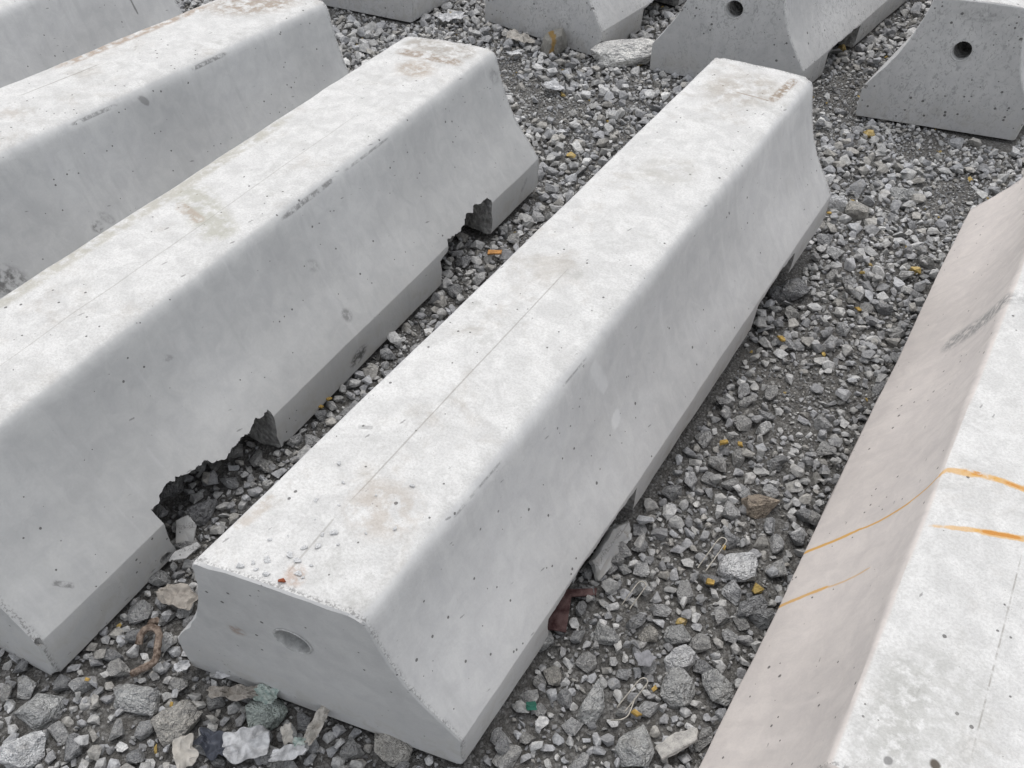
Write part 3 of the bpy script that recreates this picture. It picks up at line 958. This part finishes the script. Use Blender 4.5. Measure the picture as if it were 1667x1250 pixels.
def joined(name, items, var, tilt, lift, mat, parent, tone=1.0):
    vs, fs, cs, base = [], [], [], 0
    for (x, y, zo, r) in items:
        V, F = var[random.randrange(len(var))]
        R = np.array(rot_of(tilt))
        P = V @ R.T * (r * 1.06) + np.array([x, y, gh(x, y) + zo + r * lift])
        vs.append(P)
        fs.append(F + base)
        c = pick_tint()
        cs.append(np.tile(np.array([c[0] * tone, c[1] * tone, c[2] * tone, 1.0]), (len(V), 1)))
        base += len(V)
    V = np.concatenate(vs).astype(np.float32)
    F = np.concatenate(fs).astype(np.int32)
    Cc = np.concatenate(cs).astype(np.float32)
    me = bpy.data.meshes.new(name)
    me.vertices.add(len(V))
    me.vertices.foreach_set('co', V.ravel())
    me.loops.add(F.size)
    me.loops.foreach_set('vertex_index', F.ravel())
    me.polygons.add(len(F))
    me.polygons.foreach_set('loop_start', np.arange(0, F.size, 3, dtype=np.int32))
    at = me.attributes.new('tint', 'FLOAT_COLOR', 'POINT')
    at.data.foreach_set('color', Cc.ravel())
    me.materials.append(mat)
    me.update(calc_edges=True)
    me.shade_flat()
    o = link(name, me, parent=parent, kind='stuff')
    print(name, len(items), 'pieces', len(F), 'tris')
    return o


GRAVEL = stone_mat('gravel_mix', attr='tint', bs=110)
joined('gravel', mids[300:], MIDV, 0.38, 0.44, GRAVEL, ground, 1.08)
joined('grit', smalls, SMALLV, 0.6, 0.30, GRAVEL, ground, 0.90)

# ------------------------------------------------------------------ the rocks one can single out
ROCKM = {
    'grey': stone_mat('rock_grey', bs=2.2, bd=0.06, tint=(0.46, 0.46, 0.45)),
    'white': stone_mat('rock_chalky', bs=2.2, bd=0.06, tint=(0.68, 0.68, 0.68)),
    'warm': stone_mat('rock_warm', bs=2.2, bd=0.06, tint=(0.46, 0.44, 0.405)),
    'dark': stone_mat('rock_dark', bs=2.2, bd=0.06, tint=(0.30, 0.30, 0.303)),
    'brown': stone_mat('rock_brown', bs=2.2, bd=0.06, tint=(0.40, 0.335, 0.27)),
    'pale': stone_mat('rock_pale', bs=2.2, bd=0.06, tint=(0.60, 0.59, 0.565)),
    'teal': stone_mat('rock_teal', bs=2.2, bd=0.06, tint=(0.47, 0.52, 0.485)),
}
for q, (x, y, r, asp, sq, yw, tk, lb) in enumerate(big_rocks):
    me = big_mesh(40 + q * 3, 1.0, asp, sq, ROCKM[tk], sub=3, rough=0.10, boxy=0.45 if asp < 0.7 else 0.2, npts=22)
    o = link('rock', me, label=lb, cat='rock', group='larger rocks among the gravel')
    o.matrix_world = Matrix.Translation((x, y, gh(x, y) + r * sq * 0.42)) @ Matrix.Rotation(yw, 4, 'Z') @ Matrix.Rotation(0.12 * math.sin(q * 2.1), 4, 'X') @ Matrix.Diagonal((r, r, r, 1))


# ------------------------------------------------------------------ slabs, chips and flakes
def slab(name, outline, thick, mat, loc, rot, label, cat, seed=0, group=None, wob=0.08):
    """irregular thin broken plate with a ragged rim"""
    n = 40
    pts = []
    for k in range(n):
        t = k / n * len(outline)
        i = int(t) % len(outline)
        f = t - int(t)
        a, b = outline[i], outline[(i + 1) % len(outline)]
        x, y = a[0] + (b[0] - a[0]) * f, a[1] + (b[1] - a[1]) * f
        w = 1 + wob * noise.noise(Vector((x * 90 + seed, y * 90, seed * 3)))
        pts.append((x * w, y * w))
    v, f = [], []
    lay = [(0.93, thick / 2), (1.0, thick * 0.25), (0.99, -thick * 0.3), (0.92, -thick / 2)]
    for sc_, z in lay:
        for (x, y) in pts:
            v.append((x * sc_, y * sc_, z + thick * 0.25 * noise.noise(Vector((x * 60, y * 60, z * 200 + seed)))))
    c0 = len(v)
    v.append((0, 0, thick * 0.55))
    v.append((0, 0, -thick * 0.5))
    for q in range(3):
        for k in range(n):
            a, b = q * n + k, q * n + (k + 1) % n
            f.append((a, a + n, b + n, b))
    for k in range(n):
        f.append((k, (k + 1) % n, c0))
        f.append((3 * n + (k + 1) % n, 3 * n + k, c0 + 1))
    me = mesh_of(name, v, f, mat, True, 35)
    o = link(name, me, label=label, cat=cat, group=group)
    o.location = loc
    o.rotation_euler = rot
    return o


FLAKE = concrete('concrete_flake', base=(0.37, 0.37, 0.365), seed=12.0, top=(0.40, 0.40, 0.395), dirt=0.2)
slab('concrete_flake', [(-0.022, -0.026), (0.016, -0.028), (0.027, 0.006), (0.012, 0.030), (-0.016, 0.024)], 0.006, FLAKE, (-0.690, 1.165, 0.022), (0.55, -0.15, 0.2),
     'smooth oval concrete flake leaning in the break of the left barrier', 'flake', 1)
slab('concrete_flake', [(-0.034, -0.010), (0.0, -0.014), (0.034, 0.006), (0.030, 0.016), (-0.02, 0.008)], 0.005, FLAKE, (-0.672, 1.105, 0.024), (0.35, 0.1, 0.45),
     'narrow pointed concrete flake just below the oval flake', 'flake', 2)
slab('concrete_flake', [(-0.014, -0.014), (0.014, -0.012), (0.016, 0.010), (-0.008, 0.018)], 0.006, FLAKE, (-0.745, 1.140, 0.03), (0.6, 0.2, 0.7),
     'small concrete flake left of the oval flake', 'flake', 3)
slab('concrete_fragment', [(-0.095, -0.022), (0.06, -0.026), (0.09, 0.0), (0.03, 0.024), (-0.07, 0.018)], 0.02, FLAKE, (0.232, 1.185, 0.012), (0.75, 0.1, 1.06),
     'pale broken fragment lying in the near slot of the middle barrier', 'fragment', 4)
slab('stone_slab', [(-0.046, -0.020), (0.03, -0.022), (0.048, 0.004), (0.01, 0.022), (-0.038, 0.016)], 0.008, stone_mat('slab_stone', bs=70, tint=(0.40, 0.385, 0.36)), (0.335, 0.752, 0.014), (-0.6, -0.1, 0.52),
     'tilted thin stone slab with pale edge at the bottom beside the right barrier', 'slab', 5)
slab('metal_plate', [(-0.02, -0.012), (0.004, -0.016), (0.024, -0.004), (0.012, 0.014), (-0.016, 0.012)], 0.002, plain('dull_grey_sheet', (0.20, 0.20, 0.21), 0.6, 80, 0.25), (0.285, 0.912, 0.026), (0.15, 0.1, 0.3),
     'small dull grey flat scrap between the two lower wire staples', 'scrap', 6, wob=0.3)
MAROON = plain('maroon_paint', (0.055, 0.020, 0.020), 0.85, 40, 0.4, 0.9, c2=(0.12, 0.075, 0.07))
slab('maroon_plate', [(-0.022, -0.045), (0.02, -0.04), (0.022, 0.045), (-0.02, 0.04)], 0.006, MAROON, (0.118, 1.012, 0.016), (0.1, 0.2, -0.1),
     'dark maroon plate poking out of the slot under the middle barrier', 'plate', 7, wob=0.03)
slab('maroon_strip', [(-0.055, -0.008), (0.05, -0.009), (0.055, 0.008), (-0.05, 0.009)], 0.006, MAROON, (0.145, 1.058, 0.016), (0.05, 0.12, 0.18),
     'narrow maroon strip lying across the maroon plate', 'strip', 8, wob=0.05)
YEL = plain('yellow_chip', (0.36, 0.24, 0.07), 0.75, 120, 0.35, 0.5)
ORG = plain('orange_chip', (0.42, 0.21, 0.07), 0.7, 120, 0.3, 0.4)
slab('orange_chip', [(-0.022, -0.009), (0.020, -0.007), (0.023, 0.009), (-0.020, 0.008)], 0.006, ORG, (-0.072, 2.247, 0.017), (0.2, 0, 0.05),
     'orange chip on the gravel between the two foremost barriers', 'chip', 9, wob=0.05)
for q, (x, y, r, lb) in enumerate([
        (0.436, 1.098, 0.016, 'yellow chip below the upper wire staple'),
        (0.478, 1.190, 0.010, 'yellow chip right of the tip of the upper wire staple'),
        (0.262, 0.800, 0.014, 'yellow chip right of the lowest wire staple'),
        (0.300, 0.852, 0.010, 'yellow chip above right of the lowest wire staple'),
        (0.735, 1.905, 0.020, 'mustard yellow chip by the foot of the middle barrier at mid lane'),
        (0.520, 1.505, 0.018, 'yellow chip on the right gravel lane near a pale cluster'),
        (0.560, 1.500, 0.014, 'dull yellow chip right of the one near the pale cluster'),
        (-0.470, 1.560, 0.012, 'yellow chip between the left barrier foot and the middle barrier'),
        (-0.455, 1.590, 0.012, 'second yellow chip between the left barrier foot and the middle barrier'),
        (0.985, 2.060, 0.015, 'yellow stained chip beside two dark rocks'),
        (1.010, 2.560, 0.014, 'yellow chip near the crumbly white lump'),
        (-0.600, 0.775, 0.008, 'yellow speck on the stones right of the flat rock'),
        (-0.770, 0.815, 0.008, 'yellow speck left of the flat rock at bottom left')]):
    r *= 0.68
    slab('yellow_chip', [(-r, -r * 0.5), (r * 0.8, -r * 0.6), (r, r * 0.4), (-r * 0.5, r * 0.6)], r * 0.5, YEL, (x, y, gh(x, y) + 0.030), (0.3 * math.sin(q), 0.25 * math.cos(q * 2), q * 1.3), lb, 'chip', 20 + q, group='yellow chips in the gravel', wob=0.35)


# ------------------------------------------------------------------ wires and the rusty hook
def tube(name, pts, r, mat, label, cat, group=None, seg=10, wob=0.0):
    P = []
    n = len(pts)
    V = [Vector(p) for p in pts]
    for i in range(n - 1):                                 # Catmull-Rom through the points
        p0, p1, p2, p3 = V[max(i - 1, 0)], V[i], V[i + 1], V[min(i + 2, n - 1)]
        for k in range(6):
            t = k / 6
            P.append(0.5 * ((2 * p1) + (p2 - p0) * t + (2 * p0 - 5 * p1 + 4 * p2 - p3) * t * t + (3 * p1 - p0 - 3 * p2 + p3) * t ** 3))
    P.append(V[-1])
    v, f = [], []
    ref = Vector((0, 0, 1))
    for i, p in enumerate(P):
        tg = (P[min(i + 1, len(P) - 1)] - P[max(i - 1, 0)]).normalized()
        a = tg.cross(ref)
        if a.length < 1e-3:
            a = tg.cross(Vector((1, 0, 0)))
        a.normalize()
        b = tg.cross(a)
        for k in range(seg):
            an = 2 * math.pi * k / seg
            rr = r * (1 + wob * noise.noise(Vector((i * 0.6, math.cos(an) * 1.5, math.sin(an) * 1.5))))
            v.append(p + a * math.cos(an) * rr + b * math.sin(an) * rr)
    for i in range(len(P) - 1):
        for k in range(seg):
            q, w = i * seg + k, i * seg + (k + 1) % seg
            f.append((q, w, w + seg, q + seg))
    f.append(tuple(range(seg))[::-1])
    f.append(tuple((len(P) - 1) * seg + k for k in range(seg)))
    return link(name, mesh_of(name, v, f, mat, True, 60), label=label, cat=cat, group=group)


WIRE = plain('galvanised_wire', (0.36, 0.34, 0.30), 0.45, 150, 0.2, 0.1, metallic=0.7, spec=0.5)
for lb, a, b, w, tip in (('thin U-shaped wire staple beside the whitish boulder', (0.413, 1.129), (0.466, 1.198), 0.016, True),
                    ('thin U-shaped wire staple nearest the maroon strip', (0.246, 1.029), (0.283, 1.076), 0.017, True),
                    ('thin U-shaped wire staple lowest in the right gravel lane', (0.225, 0.807), (0.272, 0.860), 0.015, True)):
    w *= 1.1
    A2, B2 = Vector((a[0], a[1], 0.026)), Vector((b[0], b[1], 0.046))
    dx = (B2 - A2).normalized()
    sd2 = Vector((dx.y, -dx.x, 0)) * w
    tube('wire_staple', [A2, A2.lerp(B2, 0.5) + Vector((0, 0, .001)), A2.lerp(B2, 0.88), B2 + sd2 * 0.18, B2 + dx * 0.003 + sd2 * 0.55, B2 + sd2 * 0.92, A2.lerp(B2, 0.85) + sd2, A2.lerp(B2, 0.4) + sd2, A2.lerp(B2, 0.05) + sd2],
         0.0013, WIRE, lb, 'staple', 'U-shaped wire staples on the gravel', seg=8)
tube('bent_wire', [(0.213, 0.782, 0.026), (0.230, 0.779, 0.036), (0.243, 0.787, 0.036), (0.251, 0.803, 0.038), (0.257, 0.818, 0.042)], 0.0015, WIRE,
     'bent piece of thin wire below the lowest staple', 'wire', seg=8)
RUSTY = plain('rusty_iron', (0.13, 0.085, 0.06), 0.85, 90, 0.55, 0.9, c2=(0.27, 0.215, 0.175))
tube('rusty_hook', [(-0.700, 0.893, 0.016), (-0.699, 0.910, 0.024), (-0.688, 0.922, 0.030), (-0.670, 0.918, 0.034), (-0.660, 0.905, 0.034), (-0.655, 0.878, 0.032), (-0.652, 0.858, 0.030), (-0.660, 0.845, 0.028), (-0.681, 0.838, 0.020), (-0.694, 0.834, 0.012)],
     0.0070, RUSTY, 'rusty bent iron hook on stones between the front ends of two barriers', 'hook', wob=0.3)
tube('rusty_nub', [(-0.692, 0.930, 0.014), (-0.684, 0.938, 0.026), (-0.674, 0.940, 0.024)], 0.0075, RUSTY, 'small rusty lump at the upper end of the iron hook', 'lump', wob=0.5)


# ------------------------------------------------------------------ crumpled litter
def crumple(name, w, l, amp, mat, loc, rot, label, cat, seed, fold=18.0, group=None, n=30, ragged=0.35):
    v, f, keep = [], [], {}
    for j in range(n):
        for i in range(n):
            a, b = i / (n - 1) * 2 - 1, j / (n - 1) * 2 - 1
            p = Vector((a * w * fold / 2 + seed * 3.3, b * l * fold / 2, seed))
            z = amp * (0.7 * noise.noise(p) + 1.1 * (0.5 - 2 * abs(noise.noise(p * 1.6))) + 0.5 * (0.4 - 2 * abs(noise.noise(p * 3.7))))
            edge = 1 + ragged * noise.noise(Vector((math.atan2(b, a) * 1.7 + seed, seed, max(abs(a), abs(b)))))
            m_ = max(abs(a), abs(b))
            rr = math.hypot(a, b) or 1
            q = (m_ / rr) * 0.5 + 0.5                       # between square and round outline
            v.append((a * q * edge * w / 2 + 0.3 * amp * noise.noise(p * 1.7 + Vector((5, 0, 0))), b * q * edge * l / 2 + 0.3 * amp * noise.noise(p * 1.7 + Vector((0, 5, 0))), z))
    for j in range(n - 1):
        for i in range(n - 1):
            f.append((j * n + i, j * n + i + 1, (j + 1) * n + i + 1, (j + 1) * n + i))
    me = mesh_of(name, v, f, mat, True, 16)
    o = link(name, me, label=label, cat=cat, group=group)
    o.location = (loc[0], loc[1], loc[2] - 0.007)
    o.rotation_euler = rot
    md = o.modifiers.new('thickness', 'SOLIDIFY')
    md.thickness = 0.0008
    return o


PAPER = plain('white_plastic', (0.44, 0.44, 0.445), 0.45, 45, 0.35, 0.3, c2=(0.62, 0.62, 0.62))
DARKF = plain('dark_film', (0.06, 0.065, 0.08), 0.35, 40, 0.3, 0.2)
TAN = plain('tan_cloth', (0.29, 0.265, 0.235), 0.9, 60, 0.2, 0.5)
CREAM = plain('cream_paper', (0.42, 0.395, 0.355), 0.85, 60, 0.15, 0.3)
TEAL = plain('teal_plastic', (0.27, 0.36, 0.33), 0.7, 90, 0.3, 0.3, c2=(0.46, 0.50, 0.46))
crumple('crumpled_cloth', 0.085, 0.045, 0.009, TAN, (-0.655, 1.000, 0.034), (0.1, 0.05, -0.25), 'crumpled tan cloth wedged between the middle and jagged barriers', 'cloth', 1)
crumple('plastic_bag', 0.078, 0.056, 0.008, PAPER, (-0.440, 0.702, 0.042), (0.25, 0.1, 0.3), 'crumpled white plastic bag at the bottom edge in front of the middle barrier', 'bag', 2, 15, ragged=0.4)
crumple('plastic_scrap', 0.060, 0.024, 0.006, PAPER, (-0.365, 0.692, 0.034), (0.05, 0.1, 0.35), 'white plastic scrap right of the crumpled bag', 'scrap', 3, 18, ragged=0.4)
crumple('dark_film_scrap', 0.075, 0.040, 0.010, DARKF, (-0.500, 0.705, 0.030), (0.1, 0.0, -0.4), 'dark film scrap left of the crumpled white bag', 'scrap', 4, 18, ragged=0.4)
crumple('cream_paper_scrap', 0.040, 0.055, 0.010, CREAM, (-0.545, 0.682, 0.034), (0.35, 0.2, 0.5), 'cream paper scrap at the bottom left of the dark film', 'paper', 5, 14, ragged=0.3)
crumple('paper_strip', 0.022, 0.085, 0.010, CREAM, (-0.322, 0.748, 0.040), (0.35, 0.25, -0.35), 'pale twisted paper strip touching the front end of the middle barrier', 'paper', 6, 26)
crumple('paper_corner', 0.020, 0.034, 0.005, CREAM, (-0.372, 0.722, 0.042), (0.6, 0.2, 0.4), 'small upright paper corner beside the twisted strip', 'paper', 7, 26)
crumple('brown_rag', 0.100, 0.026, 0.009, TAN, (-0.485, 0.800, 0.034), (0.2, 0.0, 0.05), 'brownish rag strip in front of the end face of the middle barrier', 'rag', 8, 30)
crumple('teal_scrap', 0.045, 0.030, 0.008, TEAL, (-0.428, 0.795, 0.042), (0.3, 0.1, -0.3), 'pale teal scrap at the end of the brown rag', 'scrap', 9, 34)
crumple('teal_speck', 0.022, 0.016, 0.004, TEAL, (-0.350, 0.712, 0.036), (0.2, 0, 0.3), 'tiny teal scrap by the white plastic scrap', 'scrap', 10, 40)
crumple('white_shard', 0.030, 0.014, 0.003, PAPER, (-0.520, 0.838, 0.028), (0.15, 0.1, 0.3), 'white shard in front of the middle barrier near its left foot', 'shard', 11, 30)
crumple('white_shard', 0.030, 0.020, 0.004, PAPER, (-0.603, 0.852, 0.026), (0.4, 0.4, 0.8), 'folded white shard right of the rusty hook', 'shard', 12, 30)
crumple('white_shard', 0.085, 0.050, 0.010, PAPER, (0.108, 3.380, 0.026), (0.25, 0.1, 0.1), 'bright white shard alone on the gravel behind the middle barrier', 'shard', 13, 16)
crumple('white_shard', 0.13, 0.060, 0.014, PAPER, (-0.345, 4.000, 0.030), (0.2, 0.0, 0.3), 'pale jagged shard near the corner of the far top barrier', 'shard', 14, 14)
crumple('cream_wrapper', 0.13, 0.06, 0.014, CREAM, (-0.035, 3.800, 0.034), (0.2, 0.1, -0.35), 'cream wrapper at the foot of the grey barrier left of the striped rock', 'wrapper', 15, 16)
crumple('white_shard', 0.07, 0.03, 0.006, PAPER, (-0.06, 3.665, 0.026), (0.1, 0.1, 0.4), 'whitish scrap below the cream wrapper', 'shard', 16, 18)
crumple('white_shard', 0.045, 0.024, 0.006, PAPER, (0.135, 3.02, 0.024), (0.1, 0.2, 0.9), 'small white scrap in the gravel behind the gap of the two front barriers', 'shard', 17, 22)
crumple('green_film', 0.020, 0.016, 0.004, plain('green_film', (0.02, 0.10, 0.07), 0.6), (0.065, 0.808, 0.022), (0.2, 0.2, 0.2), 'dark green film bit at the right foot of the middle barrier', 'film', 18, 30)
crumple('straw_wisp', 0.10, 0.05, 0.010, CREAM, (-0.80, 3.47, 0.024), (0.1, 0.0, 0.4), 'pale straw wisp between two barriers at the top', 'straw', 19, 20, ragged=0.9)

# ------------------------------------------------------------------ the two big pieces by the far barriers
STRIPE = NT('rock_striped')
P = STRIPE.coord('Object')
n1 = STRIPE.noise(P, 3.5, 8, 0.68)
n2 = STRIPE.noise(P, 16, 6, 0.7)
sx = STRIPE.n('ShaderNodeSeparateXYZ')
STRIPE.set(sx.inputs[0], P)
cc = STRIPE.mix(STRIPE.step(n1, 0.3, 0.7), (0.42, 0.40, 0.355), (0.58, 0.565, 0.52))
cc = STRIPE.mix(STRIPE.step(n2, 0.56, 0.72, 0, 0.5), cc, (0.16, 0.155, 0.145))
aa = STRIPE.math('ABSOLUTE', STRIPE.math('ADD', sx.outputs[0], STRIPE.math('MULTIPLY_ADD', n1, 0.3, 0.25)))
cc = STRIPE.mix(STRIPE.step(aa, 0.06, 0.16, 0.85, 0.0), cc, (0.55, 0.33, 0.08))
STRIPE.out(cc, 0.9, STRIPE.bump(n2, 0.9, 0.06))
me = big_mesh(777, 0.8, 0.62, 1.0, STRIPE.m, sub=3, rough=0.10, boxy=0.6, npts=18)
o = link('striped_rock', me, label='upright beige rock with a yellow stripe leaning on the grey barrier corner', cat='rock')
o.matrix_world = Matrix.Translation((0.118, 3.745, 0.045)) @ Matrix.Rotation(0.35, 4, 'Z') @ Matrix.Rotation(0.2, 4, 'Y') @ Matrix.Diagonal((0.072, 0.072, 0.072, 1))
me = big_mesh(781, 1.0, 0.45, 0.36, ROCKM['pale'], sub=3, rough=0.12, boxy=0.6, npts=22)
o = link('concrete_rubble', me, label='long pale piece of rubble between two grey barriers at the top', cat='rubble')
o.matrix_world = Matrix.Translation((0.410, 3.675, 0.035)) @ Matrix.Rotation(0.15, 4, 'Z') @ Matrix.Rotation(-0.1, 4, 'Y') @ Matrix.Diagonal((0.15, 0.15, 0.15, 1))

# ------------------------------------------------------------------ pebbles on the middle barrier's top
MA = bars['A'].matrix_world
PEB = plain('pebble_stone', (0.47, 0.47, 0.465), 0.9, 3.0, 0.25, 0.4)
PEBM = [big_mesh(850 + k, 1, 0.75, 0.40, PEB, sub=1, rough=0.05, npts=14) for k in range(6)]
peb = [(-0.075, 0.010), (-0.062, 0.022), (-0.050, 0.014), (-0.046, 0.034), (-0.03, 0.012), (-0.022, 0.055), (-0.012, 0.075), (-0.005, 0.05), (0.006, 0.085), (0.012, 0.03),
       (0.024, 0.026), (0.02, 0.05), (-0.004, 0.108), (0.01, 0.118), (-0.05, 0.085), (-0.07, 0.07), (-0.035, 0.13), (0.03, 0.10), (0.055, 0.135), (0.09, 0.16), (-0.02, 0.17), (-0.06, 0.165), (-0.045, 0.215), (0.02, 0.21), (0.06, 0.25), (-0.08, 0.25)]
for q, (u, s) in enumerate(peb):
    o = link('pebble', PEBM[q % 6], label='small grey pebble on the white top of the middle barrier near its front end', cat='pebble', group='pebbles on top of the middle barrier')
    r = (0.0030 + 0.0040 * random.random()) * (1.25 if q < 14 else 0.8)
    p = MA @ Vector((u * 0.95, s + 0.2 * u, 0.449 + r * 0.3))
    o.matrix_world = Matrix.Translation(p) @ Matrix.Rotation(q * 1.7, 4, 'Z') @ Matrix.Diagonal((r, r, r, 1))
me = big_mesh(870, 1, 0.7, 0.6, plain('brick_red', (0.26, 0.075, 0.035), 0.9, 200, 0.3, 0.5), sub=1, rough=0.08, npts=14)
o = link('brick_chip', me, label='reddish brown brick chip at the front edge of the middle barrier top', cat='chip')
o.matrix_world = Matrix.Translation(MA @ Vector((0.0, 0.010, 0.452))) @ Matrix.Diagonal((0.008, 0.008, 0.008, 1))
print('scene built')
